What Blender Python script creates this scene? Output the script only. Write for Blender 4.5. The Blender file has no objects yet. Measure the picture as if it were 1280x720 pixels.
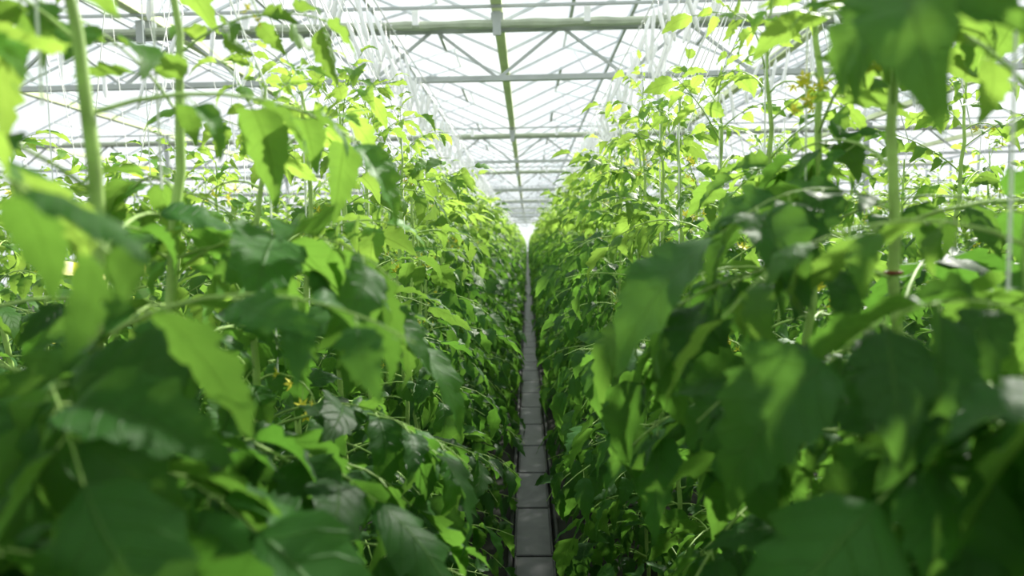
import bpy, math, random
import numpy as np
from mathutils import Vector, Matrix

random.seed(7)
scene = bpy.context.scene
CAMZ = 1.5
rad = math.radians

# ------------------------------------------------------------------ materials
def new_mat(name):
    m = bpy.data.materials.new(name); m.use_nodes = True
    nt = m.node_tree; nt.nodes.clear()
    out = nt.nodes.new('ShaderNodeOutputMaterial')
    return m, nt, out

def simple_mat(name, col, rough=0.6, metal=0.0, noise=0.12, scale=8.0, spec=0.5):
    m, nt, out = new_mat(name)
    p = nt.nodes.new('ShaderNodeBsdfPrincipled')
    tc = nt.nodes.new('ShaderNodeTexCoord')
    n = nt.nodes.new('ShaderNodeTexNoise'); n.inputs['Scale'].default_value = scale
    n.inputs['Detail'].default_value = 5
    r = nt.nodes.new('ShaderNodeValToRGB')
    r.color_ramp.elements[0].position = 0.3; r.color_ramp.elements[1].position = 0.7
    c0 = [max(0, c*(1-noise)) for c in col]; c1 = [min(1, c*(1+noise)) for c in col]
    r.color_ramp.elements[0].color = (*c0, 1); r.color_ramp.elements[1].color = (*c1, 1)
    nt.links.new(tc.outputs['Object'], n.inputs['Vector'])
    nt.links.new(n.outputs['Fac'], r.inputs['Fac'])
    nt.links.new(r.outputs['Color'], p.inputs['Base Color'])
    p.inputs['Roughness'].default_value = rough
    p.inputs['Metallic'].default_value = metal
    p.inputs['Specular IOR Level'].default_value = spec
    nt.links.new(p.outputs[0], out.inputs[0])
    return m

def math_node(nt, op, a=None, b=None, c=None):
    n = nt.nodes.new('ShaderNodeMath'); n.operation = op
    for i, v in enumerate((a, b, c)):
        if v is None: continue
        if isinstance(v, (int, float)): n.inputs[i].default_value = v
        else: nt.links.new(v, n.inputs[i])
    return n.outputs[0]

def leaf_material():
    m, nt, out = new_mat('tomato_leaf')
    uv = nt.nodes.new('ShaderNodeUVMap'); uv.uv_map = 'UVMap'
    sep = nt.nodes.new('ShaderNodeSeparateXYZ'); nt.links.new(uv.outputs[0], sep.inputs[0])
    u = sep.outputs[0]
    v = math_node(nt, 'ABSOLUTE', math_node(nt, 'SUBTRACT', sep.outputs[1], 0.5))  # 0..0.5
    ph = math_node(nt, 'MULTIPLY', math_node(nt, 'SUBTRACT', u, math_node(nt, 'MULTIPLY', v, 0.42)), 8.0)
    fr = math_node(nt, 'ABSOLUTE', math_node(nt, 'SUBTRACT', math_node(nt, 'FRACT', ph), 0.5))
    lat = nt.nodes.new('ShaderNodeMapRange'); lat.inputs[1].default_value = 0.0; lat.inputs[2].default_value = 0.09
    lat.inputs[3].default_value = 1; lat.inputs[4].default_value = 0
    nt.links.new(fr, lat.inputs[0])
    mid = nt.nodes.new('ShaderNodeMapRange'); mid.inputs[1].default_value = 0.008; mid.inputs[2].default_value = 0.03
    mid.inputs[3].default_value = 1; mid.inputs[4].default_value = 0
    nt.links.new(v, mid.inputs[0])
    vein = math_node(nt, 'MAXIMUM', mid.outputs[0], math_node(nt, 'MULTIPLY', lat.outputs[0], 0.5))
    at = nt.nodes.new('ShaderNodeAttribute'); at.attribute_name = 'tint'
    sc = nt.nodes.new('ShaderNodeSeparateColor'); nt.links.new(at.outputs['Color'], sc.inputs[0])
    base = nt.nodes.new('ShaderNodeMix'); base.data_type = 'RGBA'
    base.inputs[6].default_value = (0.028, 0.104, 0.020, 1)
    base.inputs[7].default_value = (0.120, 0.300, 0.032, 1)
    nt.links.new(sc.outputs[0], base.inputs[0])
    tc = nt.nodes.new('ShaderNodeTexCoord')
    nz = nt.nodes.new('ShaderNodeTexNoise'); nz.inputs['Scale'].default_value = 30; nz.inputs['Detail'].default_value = 3
    nt.links.new(tc.outputs['Object'], nz.inputs['Vector'])
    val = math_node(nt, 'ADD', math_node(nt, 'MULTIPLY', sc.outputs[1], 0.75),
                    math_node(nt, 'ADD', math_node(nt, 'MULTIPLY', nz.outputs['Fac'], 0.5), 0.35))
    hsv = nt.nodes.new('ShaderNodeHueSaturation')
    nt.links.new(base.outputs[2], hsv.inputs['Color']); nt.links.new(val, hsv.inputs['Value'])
    mv = nt.nodes.new('ShaderNodeMix'); mv.data_type = 'RGBA'
    mv.inputs[7].default_value = (0.13, 0.27, 0.06, 1)
    nt.links.new(math_node(nt, 'MULTIPLY', vein, 0.4), mv.inputs[0])
    nt.links.new(hsv.outputs[0], mv.inputs[6])
    p = nt.nodes.new('ShaderNodeBsdfPrincipled')
    nt.links.new(mv.outputs[2], p.inputs['Base Color'])
    p.inputs['Roughness'].default_value = 0.5
    p.inputs['Specular IOR Level'].default_value = 0.18
    bmp = nt.nodes.new('ShaderNodeBump'); bmp.inputs['Strength'].default_value = 0.6
    bmp.inputs['Distance'].default_value = 0.004
    hgt = math_node(nt, 'SUBTRACT', math_node(nt, 'MULTIPLY', nz.outputs['Fac'], 0.6), vein)
    nt.links.new(hgt, bmp.inputs['Height']); nt.links.new(bmp.outputs[0], p.inputs['Normal'])
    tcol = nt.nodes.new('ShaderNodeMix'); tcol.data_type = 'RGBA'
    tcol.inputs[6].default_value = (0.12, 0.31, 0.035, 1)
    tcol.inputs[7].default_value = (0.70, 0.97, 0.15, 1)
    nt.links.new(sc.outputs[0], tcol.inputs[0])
    tv = nt.nodes.new('ShaderNodeMix'); tv.data_type = 'RGBA'; tv.blend_type = 'MULTIPLY'
    tv.inputs[7].default_value = (0.55, 0.6, 0.5, 1)
    nt.links.new(math_node(nt, 'MULTIPLY', vein, 0.7), tv.inputs[0]); nt.links.new(tcol.outputs[2], tv.inputs[6])
    tr = nt.nodes.new('ShaderNodeBsdfTranslucent'); nt.links.new(tv.outputs[2], tr.inputs['Color'])
    mx = nt.nodes.new('ShaderNodeMixShader'); mx.inputs[0].default_value = 0.43
    nt.links.new(p.outputs[0], mx.inputs[1]); nt.links.new(tr.outputs[0], mx.inputs[2])
    nt.links.new(mx.outputs[0], out.inputs[0])
    return m

def glass_material():
    m, nt, out = new_mat('roof_glass')
    tc = nt.nodes.new('ShaderNodeTexCoord')
    nz = nt.nodes.new('ShaderNodeTexNoise'); nz.inputs['Scale'].default_value = 0.5; nz.inputs['Detail'].default_value = 3
    nt.links.new(tc.outputs['Object'], nz.inputs['Vector'])
    tr = nt.nodes.new('ShaderNodeBsdfTransparent'); tr.inputs[0].default_value = (0.93, 0.97, 0.98, 1)
    tl = nt.nodes.new('ShaderNodeBsdfTranslucent'); tl.inputs[0].default_value = (0.88, 0.93, 0.95, 1)
    gl = nt.nodes.new('ShaderNodeBsdfGlossy'); gl.inputs['Roughness'].default_value = 0.15
    mr = nt.nodes.new('ShaderNodeMapRange'); mr.inputs[3].default_value = 0.04; mr.inputs[4].default_value = 0.22
    nt.links.new(nz.outputs['Fac'], mr.inputs[0])
    m1 = nt.nodes.new('ShaderNodeMixShader'); nt.links.new(mr.outputs[0], m1.inputs[0])
    nt.links.new(tr.outputs[0], m1.inputs[1]); nt.links.new(tl.outputs[0], m1.inputs[2])
    m2 = nt.nodes.new('ShaderNodeMixShader'); m2.inputs[0].default_value = 0.05
    nt.links.new(m1.outputs[0], m2.inputs[1]); nt.links.new(gl.outputs[0], m2.inputs[2])
    nt.links.new(m2.outputs[0], out.inputs[0])
    return m

M_LEAF = leaf_material()
M_STEM = simple_mat('tomato_stem', (0.34, 0.50, 0.14), 0.55, noise=0.25, scale=25, spec=0.3)
M_FLOWER = simple_mat('tomato_flower_yellow', (0.88, 0.78, 0.06), 0.6)
M_CLIP = simple_mat('clip_red', (0.20, 0.025, 0.02), 0.4)
M_STEEL = simple_mat('galvanised_steel', (0.42, 0.45, 0.44), 0.5, metal=0.1, noise=0.12, scale=3)
M_SCREEN = simple_mat('folded_screen_cloth', (0.44, 0.49, 0.38), 0.8, noise=0.15, scale=5)
M_GUT = simple_mat('gutter_green_aluminium', (0.78, 0.86, 0.50), 0.5, noise=0.1, scale=2)
M_ALU = simple_mat('aluminium_bar', (0.60, 0.63, 0.65), 0.45, metal=0.05)
M_WHITE = simple_mat('white_plastic', (0.95, 0.95, 0.96), 0.45, noise=0.03)
M_STRING = simple_mat('white_twine', (0.9, 0.9, 0.88), 0.8, noise=0.05)
M_GLASS = glass_material()
M_TRAP = simple_mat('yellow_sticky_film', (0.85, 0.80, 0.02), 0.4)
M_SLAB = simple_mat('grey_walkway_slab', (0.045, 0.043, 0.046), 0.38, noise=0.5, scale=9, spec=0.45)
M_FLOOR = simple_mat('ground_cover_floor', (0.035, 0.035, 0.03), 0.9, noise=0.4, scale=4, spec=0.2)
M_RIM = simple_mat('walkway_rim_dark', (0.015, 0.015, 0.017), 0.6)
M_WALLB = simple_mat('concrete_base', (0.5, 0.5, 0.48), 0.8)

# ------------------------------------------------------------------ mesh builder
class B:
    def __init__(s):
        s.v = []; s.f = []; s.m = []; s.uv = []; s.tint = []; s.n = 0
    def add(s, verts, faces, mat, uvs=None, tint=(0.5, 0.5)):
        verts = np.asarray(verts, np.float32); k = len(verts)
        s.v.append(verts); faces = np.asarray(faces, np.int32)
        s.f.append(faces + s.n); s.m.append(np.full(len(faces), mat, np.int32))
        s.uv.append(np.asarray(uvs, np.float32) if uvs is not None else np.tile(np.array([[0.5, 0.0]], np.float32), (k, 1)))
        s.tint.append(np.tile(np.array([[tint[0], tint[1], 0, 1]], np.float32), (k, 1)))
        s.n += k
    def mesh(s, name, mats, smooth=True):
        v = np.concatenate(s.v); f = np.concatenate(s.f); m = np.concatenate(s.m)
        me = bpy.data.meshes.new(name)
        me.vertices.add(len(v)); me.vertices.foreach_set('co', v.ravel())
        me.loops.add(len(f)*4); me.loops.foreach_set('vertex_index', f.ravel())
        me.polygons.add(len(f)); me.polygons.foreach_set('loop_start', np.arange(len(f), dtype=np.int32)*4)
        me.polygons.foreach_set('material_index', m)
        me.polygons.foreach_set('use_smooth', np.full(len(f), smooth))
        for mt in mats: me.materials.append(mt)
        if M_LEAF in mats:
            uvl = me.uv_layers.new(name='UVMap'); uv = np.concatenate(s.uv)
            uvl.data.foreach_set('uv', uv[f.ravel()].ravel())
            ca = me.color_attributes.new('tint', 'BYTE_COLOR', 'POINT')
            ca.data.foreach_set('color', np.concatenate(s.tint).ravel())
        me.update(calc_edges=True)
        s.v = s.f = s.m = s.uv = s.tint = None
        return me

def nrm(a): a = np.asarray(a, float); return a/(np.linalg.norm(a)+1e-9)

def tube(b, pts, radii, mat, sides=6, tint=(0.5, 0.5)):
    pts = np.asarray(pts, float); n = len(pts)
    if np.isscalar(radii): radii = [radii]*n
    T = np.gradient(pts, axis=0)
    vs = []
    ref = np.array([0, 0, 1.0]) if abs(nrm(T[0])[2]) < 0.9 else np.array([1.0, 0, 0])
    for i in range(n):
        t = nrm(T[i]); a = nrm(np.cross(t, ref)); c = np.cross(t, a)
        for k in range(sides):
            an = 2*math.pi*k/sides
            vs.append(pts[i]+radii[i]*(a*math.cos(an)+c*math.sin(an)))
    fs = []
    for i in range(n-1):
        for k in range(sides):
            k2 = (k+1) % sides
            fs.append((i*sides+k, i*sides+k2, (i+1)*sides+k2, (i+1)*sides+k))
    b.add(vs, fs, mat, tint=tint)

def box(b, c, s, mat, R=None, tint=(0.5, 0.5)):
    c = np.array(c, float); h = np.array(s, float)/2
    vs = np.array([(x, y, z) for x in (-1, 1) for y in (-1, 1) for z in (-1, 1)])*h
    if R is not None: vs = vs @ np.array(R).T
    fs = [(0, 1, 3, 2), (4, 6, 7, 5), (0, 4, 5, 1), (2, 3, 7, 6), (0, 2, 6, 4), (1, 5, 7, 3)]
    b.add(vs+c, fs, mat, tint=tint)

def beam(b, p0, p1, w, h, mat):
    p0 = np.array(p0, float); p1 = np.array(p1, float); d = p1-p0; L = np.linalg.norm(d); t = d/L
    up = np.array([0, 0, 1.0]) if abs(t[2]) < 0.95 else np.array([0, 1.0, 0])
    s = nrm(np.cross(up, t)); u = np.cross(t, s)
    box(b, (p0+p1)/2, (L, w, h), mat, R=np.stack([t, s, u], axis=1))

def obj(name, me, loc=(0, 0, 0), parent=None):
    o = bpy.data.objects.new(name, me); o.location = loc
    scene.collection.objects.link(o)
    if parent: o.parent = parent
    return o

# ------------------------------------------------------------------ leaflet
def grid(NU):
    t = np.linspace(0, 1, NU); s = np.array([-1, -0.55, 0, 0.55, 1.0])
    TT, SS = np.meshgrid(t, s, indexing='ij')
    w = (t**0.58)*((1-t)**1.35); w /= w.max(); w = 0.94*w+0.06*np.sin(math.pi*t)
    fc = np.array([(i*5+j, i*5+j+1, (i+1)*5+j+1, (i+1)*5+j) for i in range(NU-1) for j in range(4)])
    odd = np.where(np.arange(NU) % 2 == 0, 1.0, -1.0); lob = np.sin(np.arange(NU)*2.1)
    return NU, t, TT, SS, w, fc, odd, lob
G_HI = grid(17); G_LO = grid(11); GR = [G_HI]
def leaflet(o, T, N, L, W, rng, droop=None):
    NU, _t, TT, SS, _w, _fc, _odd, _lob = GR[0]
    S = nrm(np.cross(N, T)); N = np.cross(T, S)
    amp = rng.uniform(0.05, 0.13)*np.clip(_t*3, 0, 1); lob = rng.uniform(0.03, 0.14)
    tL = 1+amp*_odd*(0.3+rng.random(NU))+lob*_lob; tR = 1+amp*_odd*(0.3+rng.random(NU))+lob*np.roll(_lob, 1)
    ww = np.where(SS < 0, (_w*tL)[:, None], (_w*tR)[:, None]); inner = np.where(np.abs(SS) < 0.9, _w[:, None], ww)
    y = SS*inner*W*0.5
    x = TT*L + np.where(np.abs(SS) > 0.9, 0.03*L*np.where(_odd[:, None] > 0, 1, -0.5), 0)*(_w[:, None])
    if droop is None: droop = rng.uniform(0.15, 1.0)
    fold = rng.uniform(0.15, 0.8); curl = rng.uniform(-1.0, 0.1)
    z = fold*np.abs(y) + np.abs(SS)**2*W*0.5*_w[:, None]*curl*0.5
    z += 0.05*W*np.sin(TT*math.pi*7 - np.abs(SS)*2.4)*np.abs(SS)
    z += rng.uniform(-0.25, 0.25)*y*np.sin(TT*4+rng.random()*6)*1.5
    ang = droop*1.6*TT
    xb = np.where(ang > 1e-4, x*np.sinc(ang/math.pi), x)
    zb = -x*(1-np.cos(ang))/np.maximum(ang, 1e-4)
    side = rng.uniform(-0.2, 0.2)*L*TT**2
    P = o + xb[..., None]*T + (y+side)[..., None]*S + (zb+z)[..., None]*N
    uv = np.stack([TT, SS*0.5+0.5], -1)
    return P.reshape(-1, 3), uv.reshape(-1, 2)

def reject(P, flt):
    return flt is not None and flt(P)

def compound_leaf(b, p0, az, el, Lr, rng, youth, flt=None, lscale=1.0, sag=None, wr=(0.38, 0.52), need=3, rr=1.0):
    n = 8; pts = [np.array(p0, float)]
    if sag is None: sag = rng.uniform(0.7, 1.7)*(1-0.3*youth)
    side = rng.uniform(-0.3, 0.3)
    e = el; a = az
    for i in range(n):
        st = Lr/n
        pts.append(pts[-1]+st*np.array([math.cos(a)*math.cos(e), math.sin(a)*math.cos(e), math.sin(e)]))
        e -= sag/n; e = max(e, -1.35); a += side/n
    pts = np.array(pts)
    if reject(pts, flt): return False
    T = np.gradient(pts, axis=0)
    g = rng.random()
    jobs = []
    fr = [0.26, 0.45, 0.64, 0.82] if Lr > 0.24 else [0.3, 0.52, 0.76]
    base = 0.325*Lr*lscale
    def at(f):
        x = f*n; i = min(int(x), n-1); return pts[i]+(pts[i+1]-pts[i])*(x-i), nrm(T[i])
    roll = rng.uniform(-0.7, 0.7)
    def upn(t):
        z = np.array([0, 0, 1.0]); N = z - t*np.dot(z, t)
        if np.linalg.norm(N) < 0.1: N = np.array([math.cos(az), math.sin(az), 0])
        N = nrm(N); S = np.cross(N, t)
        return nrm(N*math.cos(roll)+S*math.sin(roll))
    for k, f in enumerate(fr):
        o, t = at(f); N = upn(t); S = nrm(np.cross(N, t))
        for sg in (-1, 1):
            an = rng.uniform(0.7, 1.2)
            dr = nrm(t*math.cos(an)+sg*S*math.sin(an)+np.array([0, 0, rng.uniform(-0.9, 0.05)]))
            o2 = o+dr*0.02*(Lr/0.4)
            L = base*rng.uniform(0.72, 1.18)*(0.78 if k == 0 else 1.0)
            N2 = nrm(N+sg*S*rng.uniform(-0.3, 0.4)+0.28*rng.normal(size=3)); N2 = nrm(N2-dr*np.dot(N2, dr))
            jobs.append((o, o2, dr, N2, L))
    o, t = at(0.999); N = upn(t)
    jobs.append((o, o+t*0.01, t, N, base*rng.uniform(1.15, 1.45)))
    out = []
    for (o, o2, dr, N2, L) in jobs:
        P, uv = leaflet(o2, dr, N2, L, L*rng.uniform(*wr), rng)
        if reject(P, flt): continue
        out.append((o, o2, P, uv))
    if len(out) < min(need, len(jobs)): return False
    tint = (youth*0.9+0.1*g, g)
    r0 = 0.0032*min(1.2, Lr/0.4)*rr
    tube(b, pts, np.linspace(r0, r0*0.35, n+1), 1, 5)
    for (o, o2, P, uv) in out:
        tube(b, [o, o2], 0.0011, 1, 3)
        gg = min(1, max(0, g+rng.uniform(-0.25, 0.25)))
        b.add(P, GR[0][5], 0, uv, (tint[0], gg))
    return True

def flowers(b, p0, az, rng, flt=None):
    L = 0.14; n = 6; e = 0.5; pts = [np.array(p0, float)]
    for i in range(n):
        pts.append(pts[-1]+L/n*np.array([math.cos(az)*math.cos(e), math.sin(az)*math.cos(e), math.sin(e)])); e -= 0.35
    if reject(np.array(pts), flt): return
    tube(b, pts, np.linspace(0.0022, 0.001, n+1), 1, 4)
    for i in range(2, n+1):
        c = pts[i]+rng.normal(size=3)*0.010+np.array([0, 0, -0.010])
        tube(b, [pts[i], c], 0.0008, 1, 3)
        ax = nrm(rng.normal(size=3)*0.6+np.array([math.cos(az), math.sin(az), -0.6]))
        u = nrm(np.cross(ax, [0.3, 0.2, 1])); w = np.cross(ax, u)
        for k in range(5):
            an = k*2*math.pi/5; dr = u*math.cos(an)+w*math.sin(an); pe = -u*math.sin(an)+w*math.cos(an)
            R = 0.013
            b.add([c, c+dr*R*0.45+pe*R*0.24+ax*0.002, c+dr*R-ax*0.004, c+dr*R*0.45-pe*R*0.24+ax*0.002], [(0, 1, 2, 3)], 2)
        tube(b, [c, c+ax*0.003, c+ax*0.008], [0.0022, 0.002, 0.0006], 2, 5)

def plant(b, base, H, rng, flt=None, clip=0, lean=(0, 0), r=0.0072, gap=0.072, fl=True):
    bx, by, bz = base
    n = 36; ph = rng.uniform(0, 6.28)
    zz = np.linspace(0, H, n)
    wob = rng.uniform(0.010, 0.018)
    sx = bx+lean[0]*zz/H+wob*np.sin(zz*6+ph)+0.003*np.sin(zz*38+ph); sy = by+lean[1]*zz/H+wob*np.cos(zz*4.9+ph)+0.003*np.cos(zz*38)
    sp = np.stack([sx, sy, bz+zz], -1)
    rr = np.interp(zz/H, [0, 0.75, 0.92, 1], [r*1.05, r*0.95, r*0.6, r*0.3])*(1+0.06*np.sin(zz*80))
    tube(b, sp, rr, 1, 8)
    z = 0.06; az = rng.uniform(0, 6.28); i = 0
    while z < H-0.01:
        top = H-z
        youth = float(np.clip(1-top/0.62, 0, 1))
        Lr = float(np.interp(top, [0, 0.06, 0.2, 0.5, 1.0, H], [0.09, 0.17, 0.26, 0.34, 0.41, 0.42]))*rng.uniform(0.85, 1.15)
        el = float(np.interp(top, [0, 0.15, 0.5, 1.0, H], [1.2, 0.85, 0.55, 0.35, 0.4]))+rng.uniform(-0.2, 0.2)
        p = np.array([np.interp(z, zz, sx), np.interp(z, zz, sy), bz+z])
        for _try in range(6):
            a2 = az+(rng.uniform(-0.3, 0.3) if _try == 0 else rng.uniform(-3.14, 3.14))
            if compound_leaf(b, p, a2, el, Lr, rng, youth, flt): break
            Lr *= 0.92
        az += 2.4
        if fl and 0.1 < top < 0.75 and i % 4 == 2: flowers(b, p, az+1.2, rng, flt)
        step = float(np.interp(top, [0, 0.15, 0.3, 0.55, 0.8, H], [0.024, 0.040, gap, gap, 0.064, 0.062]))
        z += step*rng.uniform(0.8, 1.2); i += 1
    if clip:
        zc = clip
        x0, y0 = np.interp(zc, zz, sx), np.interp(zc, zz, sy)
        ring = [(x0+0.010*math.cos(k*math.pi/4), y0+0.010*math.sin(k*math.pi/4), bz+zc) for k in range(9)]
        tube(b, ring, 0.0025, 3, 5)
    return sp[-1]

PM = [M_LEAF, M_STEM, M_FLOWER, M_CLIP]

def flt_near(P):
    d = P-np.array([0, 0, CAMZ])
    if (np.einsum('ij,ij->i', d, d) < 0.40**2).any(): return True
    zone = (P[:, 1] > -0.6) & (P[:, 1] < 9)
    lim = np.where(P[:, 2] > 1.45, 0.14+0.25*np.clip(P[:, 2]-1.45, 0, 1), np.interp(P[:, 1], [0, 1.5, 3], [0.10, 0.065, 0.045]))
    if (zone & (np.abs(P[:, 0]-0.01) < lim)).any(): return True
    return False

left = [(-0.47, 0.30, 2.12), (-0.46, 0.64, 2.14), (-0.46, 0.91, 2.08), (-0.46, 1.16, 1.78), (-0.46, 1.38, 1.82), (-0.46, 1.70, 1.90),
        (-0.47, 2.05, 1.93), (-0.45, 2.4, 1.92)]
right = [(0.47, 0.26, 2.1), (0.46, 0.60, 1.95), (0.46, 0.87, 2.2), (0.46, 1.10, 2.04), (0.47, 1.38, 1.94), (0.46, 1.70, 1.88),
         (0.46, 2.05, 1.92), (0.46, 2.4, 1.95)]
big = {('l', 2): [((-0.15, 0.80, 1.46), 0.05, 1.45), ((-0.22, 0.78, 1.20), 0.0, 1.3), ((-0.40, 0.62, 1.38), 0.1, 1.2)],
       ('l', 1): [((-0.26, 0.56, 1.26), 0.0, 1.6), ((-0.42, 0.50, 1.64), 0.7, 0.9), ((-0.2, 0.62, 1.18), 0.0, 1.5), ((-0.34, 0.46, 1.34), 0.05, 1.2)],
       ('l', 0): [((-0.34, 0.46, 1.28), 0.0, 1.5), ((-0.46, 0.54, 1.70), 0.8, 0.9), ((-0.46, 0.54, 1.58), 0.6, 0.9), ((-0.28, 0.44, 1.22), 0.0, 1.4)],
       ('l', 3): [((-0.18, 1.05, 1.36), 0.1, 1.2), ((-0.16, 1.1, 1.18), 0.0, 1.2)],
       ('r', 2): [((0.24, 0.78, 1.51), 0.05, 1.35), ((0.20, 0.76, 1.30), 0.0, 1.2)],
       ('r', 1): [((0.28, 0.52, 1.30), 0.0, 1.6), ((0.26, 0.58, 1.40), 0.05, 1.2), ((0.24, 0.55, 1.18), 0.0, 1.5)],
       ('r', 0): [((0.36, 0.48, 1.38), 0.05, 1.2), ((0.34, 0.44, 1.24), 0.0, 1.5)],
       ('r', 3): [((0.16, 1.0, 1.40), 0.1, 1.1), ((0.15, 1.0, 1.2), 0.0, 1.2)]}
tops = []
for side, lst in (('l', left), ('r', right)):
    for i, (x, y, H) in enumerate(lst):
        rng = np.random.default_rng((700 if side == 'l' else 640)+i)
        off = np.array([x, y, 0])
        f = lambda P, off=off: flt_near(P+off)
        b = B(); clip = {('l', 3): 1.40, ('r', 2): 1.455, ('l', 6): 1.3}.get((side, i), 0)
        t = plant(b, (0, 0, 0.0), H, rng, f, clip=clip, lean=(rng.uniform(-.02, .02), rng.uniform(-.03, .03)), gap=0.088 if 1 < i < 6 else 0.075, fl=(i > 1))
        rng = np.random.default_rng((900 if side == 'l' else 940)+i)
        for (tg, youth, ls) in big.get((side, i), []):
            v = np.array(tg)-off
            dist = math.hypot(v[0], v[1]); az = math.atan2(v[1], v[0])
            start = np.array([0, 0, v[2]+0.02])
            L = dist*1.12
            def f2(P, off=off):
                Q = P+off; d = Q-np.array([0, 0, CAMZ])
                return (np.einsum('ij,ij->i', d, d) < 0.34**2).any() or (np.abs(Q[:, 0]) < 0.075).any()
            compound_leaf(b, start, az, 0.45, L, rng, youth, f2, lscale=ls*0.42/max(L, 0.25)*0.85, sag=1.2, wr=(0.42, 0.54), need=4, rr=0.8)
        me = b.mesh('tomato_plant_mesh', PM)
        obj('tomato_plant', me, (x, y, 0)); tops.append(t+off)

GR[0] = G_LO
variants = []
for i in range(8):
    rng = np.random.default_rng(300+i); b = B()
    plant(b, (0, 0, 0), 1.84+0.02*i, rng, lambda P: (np.hypot(P[:, 0], P[:, 1]) > 0.47).any())
    variants.append(b.mesh('tomato_plant_variant', PM))

def crop_row(x, y0, y1, sp, sc=(0.93, 1.06)):
    e = bpy.data.objects.new('tomato_crop_row', None); scene.collection.objects.link(e); e.location = (x, y0, 0)
    y = y0
    while y < y1:
        me = random.choice(variants)
        o = obj('plant', me, (random.uniform(-.03, .03), y-y0, 0), e)
        o.scale = (1, 1, random.uniform(*sc))
        o.rotation_euler = (0, 0, random.uniform(0, 6.28))
        y += sp*random.uniform(0.8, 1.2)
        if y > 20: sp = max(sp, 0.42)
LEN = 78
crop_row(-0.50, 2.75, LEN, 0.34, (0.93, 1.06)); crop_row(0.50, 2.75, LEN, 0.34, (0.97, 1.12))
crop_row(-0.47, -2.4, 0.0, 0.4); crop_row(0.47, -2.4, 0.0, 0.4)
for x in (1.35, 2.25, 3.6, 4.6, 6.0):
    crop_row(-x, -0.5 if x > 3 else 0.0, 30, 0.45 if x < 3 else 0.6, (0.90, 1.02))
    crop_row(x, -0.5 if x > 3 else 0.0, 30, 0.42 if x < 3 else 0.55, (0.93, 1.09))

# ------------------------------------------------------------------ floor + walkway
XW = 14.3; Y0, Y1 = -6.0, 84.0
b = B(); box(b, (0, (Y0+Y1)/2, -0.05), (2*XW, Y1-Y0, 0.1), 0)
obj('floor', b.mesh('floor', [M_FLOOR], False))
b = B(); y = 0.2; rs = random.Random(3)
while y < 80:
    dx = rs.uniform(-.004, .004)
    box(b, (dx+0.01, y+0.28, 0.025), (0.19, 0.562, 0.05), 0)
    for j in (-1, 1):
        box(b, (dx+0.01+j*0.088, y+0.28, 0.053), (0.012, 0.55, 0.008), 0)
    y += 0.58
for sx in (-1, 1):
    box(b, (0.01+sx*0.112, 40, 0.035), (0.02, 80, 0.07), 1)
me = b.mesh('walkway', [M_SLAB, M_RIM], False)
o = obj('slab_walkway', me); md = o.modifiers.new('bev', 'BEVEL'); md.width = 0.004; md.segments = 1

# ------------------------------------------------------------------ greenhouse structure
ZB = CAMZ+1.88; ZT = CAMZ+2.44; GX = -0.3
def truss(y):
    b = B()
    x0, x1 = -XW, XW
    beam(b, (x0, y, ZB), (x1, y, ZB), 0.06, 0.06, 0)
    beam(b, (x0, y, ZT), (x1, y, ZT), 0.07, 0.08, 0)
    p = 0.72; x = GX-18*p; up = True
    while x+p <= x1:
        a, c = (ZB, ZT) if up else (ZT, ZB)
        if x >= x0: beam(b, (x, y, a), (x+p, y, c), 0.032, 0.032, 0)
        up = not up; x += p
    n = 120; xs = np.linspace(x0, x1, n)
    pts = np.stack([xs, np.full(n, y-0.11), ZT+0.02-0.012*np.abs(np.sin(xs*4.4))], -1)
    tube(b, pts, 0.05+0.008*np.sin(xs*9), 1, 8)
    beam(b, (x0, y-0.25, ZT+0.16), (x1, y-0.25, ZT+0.16), 0.03, 0.03, 0)
    for px in (GX-8, GX+8):
        beam(b, (px, y, 0), (px, y, ZT), 0.1, 0.1, 0)
    for gx in np.arange(GX-12, GX+13, 4):
        box(b, (gx, y, ZT+0.09), (0.14, 0.1, 0.14), 0)
        box(b, (gx, y-0.17, ZT), (0.09, 0.03, 0.26), 0)
    for gx in np.arange(GX-12.3, GX+13, 1.9):
        box(b, (gx, y-0.18, ZT+0.07), (0.07, 0.05, 0.16), 2)
    return b
tr_me = truss(0).mesh('roof_truss', [M_STEEL, M_SCREEN, M_WHITE], False)
for k in range(0, 11):
    obj('roof_truss', tr_me, (0, k*7.9 if k else 0.05, 0))

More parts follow.
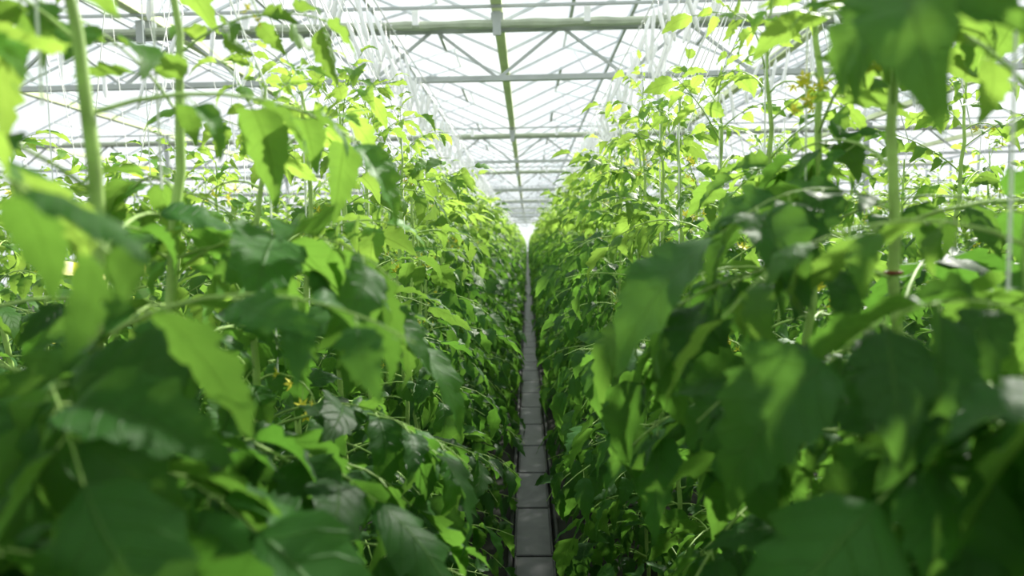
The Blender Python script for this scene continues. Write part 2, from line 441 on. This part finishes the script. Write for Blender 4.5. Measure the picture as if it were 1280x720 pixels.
ZG = ZT+0.2; ZR = ZG+0.95
b = B(); bars = B(); gut = B()
gxs = list(np.arange(GX-12, GX+13, 4.0))
for g in gxs:
    beam(gut, (g, Y0, ZG), (g, Y1, ZG), 0.10, 0.05, 0)
    beam(gut, (g-0.055, Y0, ZG+0.03), (g-0.055, Y1, ZG+0.03), 0.012, 0.10, 0)
    beam(gut, (g+0.055, Y0, ZG+0.03), (g+0.055, Y1, ZG+0.03), 0.012, 0.10, 0)
for g in gxs[:-1]:
    rx = g+2
    beam(bars, (rx, Y0, ZR), (rx, Y1, ZR), 0.05, 0.07, 0)
    for sgn, xg in ((1, g), (-1, g+4)):
        y = Y0
        pidx = 0
        while y < Y1:
            beam(bars, (xg, y, ZG+0.05), (rx, y, ZR), 0.022, 0.035, 0)
            y2 = y+1.32
            pidx += 1
            vent = (sgn == 1 and pidx % 3 == 0) or (sgn == -1 and pidx % 3 == 1)
            px = xg+sgn*0.08
            def q(xa, za, xb_, zb): b.add([(xa, y, za), (xb_, y, zb), (xb_, y2, zb), (xa, y2, za)], [(0, 1, 2, 3)], 0)
            zt = lambda x: ZG+0.07+(ZR-ZG-0.07)*abs(x-xg)/2
            if vent:
                hx = xg+sgn*0.95
                q(px, zt(px), hx, zt(hx))
                fx, fz = rx-sgn*0.92, ZR+0.28
                q(rx, ZR+0.03, fx, fz)
                for ye in (y, y2):
                    beam(bars, (rx, ye, ZR+0.03), (fx, ye, fz), 0.03, 0.035, 0)
                beam(bars, (fx, y, fz), (fx, y2, fz), 0.045, 0.045, 0)
                beam(bars, (hx, y, zt(hx)), (hx, y2, zt(hx)), 0.045, 0.045, 0)
                beam(bars, (fx, y+0.66, fz), (rx-sgn*0.5, y+0.66, ZR-0.45), 0.015, 0.015, 0)
            else:
                q(px, zt(px), rx, ZR)
            y = y2
e = bpy.data.objects.new('ceiling', None); scene.collection.objects.link(e)
obj('glass_panes', b.mesh('glass', [M_GLASS], False), parent=e)
obj('glazing_bars', bars.mesh('bars', [M_ALU], False), parent=e)
obj('rain_gutters', gut.mesh('gutters', [M_GUT], False), parent=e)

def wall(name, x0, y0, x1, y1, top):
    b = B(); L = math.hypot(x1-x0, y1-y0); n = max(2, int(L/1.4))
    b.add([(x0, y0, 0.5), (x1, y1, 0.5), (x1, y1, top), (x0, y0, top)], [(0, 1, 2, 3)], 0)
    for i in range(n+1):
        f = i/n; x = x0+(x1-x0)*f; y = y0+(y1-y0)*f
        beam(b, (x, y, 0.4), (x, y, top), 0.05, 0.07, 1)
    for z in (0.5, 1.9, 3.2, top):
        beam(b, (x0, y0, z), (x1, y1, z), 0.05, 0.06, 1)
    beam(b, (x0, y0, 0.25), (x1, y1, 0.25), 0.12, 0.5, 2)
    obj(name, b.mesh(name, [M_GLASS, M_ALU, M_WALLB], False))
wall('wall_left', -XW, Y0, -XW, Y1, ZG); wall('wall_right', XW, Y0, XW, Y1, ZG)
wall('wall_far', -XW, Y1, XW, Y1, ZR); wall('wall_near', -XW, Y0, XW, Y0, ZR)

# crop wires, bobbins and strings
rs = np.random.default_rng(5)
def string_line(x, y0, y1, sp, rowx):
    b = B()
    beam(b, (x, y0, ZB-0.04), (x, y1, ZB-0.04), 0.008, 0.008, 1)
    y = y0
    while y < y1:
        L = rs.uniform(0.25, 0.42); tx = rs.uniform(-.7, .7); ty = rs.uniform(-.35, .35)
        top = np.array([x, y, ZB-0.04]); bot = top+np.array([tx*L*0.6, ty*L*0.5, -L])
        drop = rs.uniform(0.1, 0.5)
        hk = top+np.array([0, 0, -drop*0.4])
        tube(b, [top+[0.012, 0, 0.012], top+[0, 0, 0.02], top+[-0.012, 0, 0], hk], 0.004, 0, 3)
        b2 = hk+(bot-top)
        tube(b, [hk, hk*0.85+b2*0.15, hk*0.5+b2*0.5, hk*0.15+b2*0.85, b2], [0.008, 0.019, 0.015, 0.019, 0.008], 0, 6)
        end = np.array([rowx+rs.uniform(-.05, .05), y+rs.uniform(-.15, .15), 1.8])
        tube(b, [b2, (b2*0.5+end*0.5)+[0, 0, -0.02], end], 0.0025 if y < 15 else 0.0035, 1, 3)
        y += sp*rs.uniform(0.6, 1.4)*(1 if y < 25 else 1.5)
    return b
for (x, rx, sp) in ((-1.12, -0.5, 0.24), (-1.3, -1.35, 0.3), (1.0, 0.5, 0.24), (1.2, 1.35, 0.3), (-2.4, -2.25, 0.45), (2.4, 2.25, 0.45), (-3.8, -3.6, 0.5), (3.8, 3.6, 0.5)):
    b = string_line(x, 2.2, 76, sp, rx)
    obj('string_bobbin_line', b.mesh('bobbins', [M_WHITE, M_STRING], True))
b = B()
for t in tops:
    sx = -1 if t[0] < 0 else 1
    tube(b, [t-[0, 0, 0.5], t, (sx*1.08, t[1]+0.1, ZB-0.04)], 0.0018, 0, 4)
obj('plant_support_strings', b.mesh('strings', [M_STRING], True))
def trap(x, y0, y1, z, h):
    b = B(); n = 14
    ys = np.linspace(y0, y1, n); v = []
    for i, yy in enumerate(ys):
        sag = -0.02*math.sin(math.pi*i/(n-1)); xo = 0.01*math.sin(i*1.3)
        v += [(x+xo, yy, z+sag), (x-xo, yy, z+h+sag)]
    b.add(v, [(2*i, 2*i+2, 2*i+3, 2*i+1) for i in range(n-1)], 0)
    for yy in (y0, y1):
        tube(b, [(x, yy, z), (x, yy, z+h), (x, yy, ZB)], 0.0015, 1, 4)
    obj('yellow_sticky_trap', b.mesh('trap', [M_TRAP, M_WHITE], False))
trap(-0.95, 1.36, 1.72, 1.455, 0.032)

# ------------------------------------------------------------------ light
w = bpy.data.worlds.new('World'); scene.world = w; w.use_nodes = True
nt = w.node_tree; nt.nodes.clear()
out = nt.nodes.new('ShaderNodeOutputWorld'); bg = nt.nodes.new('ShaderNodeBackground')
tc = nt.nodes.new('ShaderNodeTexCoord'); sp = nt.nodes.new('ShaderNodeSeparateXYZ')
rp = nt.nodes.new('ShaderNodeValToRGB')
rp.color_ramp.elements[0].position = 0.0; rp.color_ramp.elements[0].color = (0.97, 0.985, 1, 1)
rp.color_ramp.elements[1].position = 1.0; rp.color_ramp.elements[1].color = (0.86, 0.92, 0.96, 1)
nt.links.new(tc.outputs['Generated'], sp.inputs[0]); nt.links.new(sp.outputs[2], rp.inputs[0])
nt.links.new(rp.outputs[0], bg.inputs[0]); bg.inputs[1].default_value = 1.18
nt.links.new(bg.outputs[0], out.inputs[0])
sd = bpy.data.lights.new('sun', 'SUN'); sd.energy = 12; sd.angle = rad(2.0); sd.color = (1, 0.95, 0.84)
so = bpy.data.objects.new('sun', sd); scene.collection.objects.link(so)
azs, els = rad(32), rad(36)
sdir = Vector((math.sin(azs)*math.cos(els), math.cos(azs)*math.cos(els), math.sin(els)))
so.rotation_euler = sdir.to_track_quat('Z', 'Y').to_euler(); so.location = (0, 20, 30)

# ------------------------------------------------------------------ camera
cd = bpy.data.cameras.new('camera'); cam = bpy.data.objects.new('camera', cd); scene.collection.objects.link(cam)
cd.lens = 24; cd.sensor_width = 36; cd.clip_start = 0.02; cd.clip_end = 300
cam.matrix_world = Matrix.Translation((0, 0, CAMZ)) @ Matrix.Rotation(rad(1.35), 4, 'Z') @ Matrix.Rotation(rad(90-3.7), 4, 'X') @ Matrix.Rotation(rad(-1.0), 4, 'Z')
cd.dof.use_dof = True; cd.dof.focus_distance = 2.1; cd.dof.aperture_fstop = 2.8
scene.camera = cam
scene.view_settings.view_transform = 'Standard'
scene.view_settings.look = 'None'
scene.view_settings.exposure = 0.0
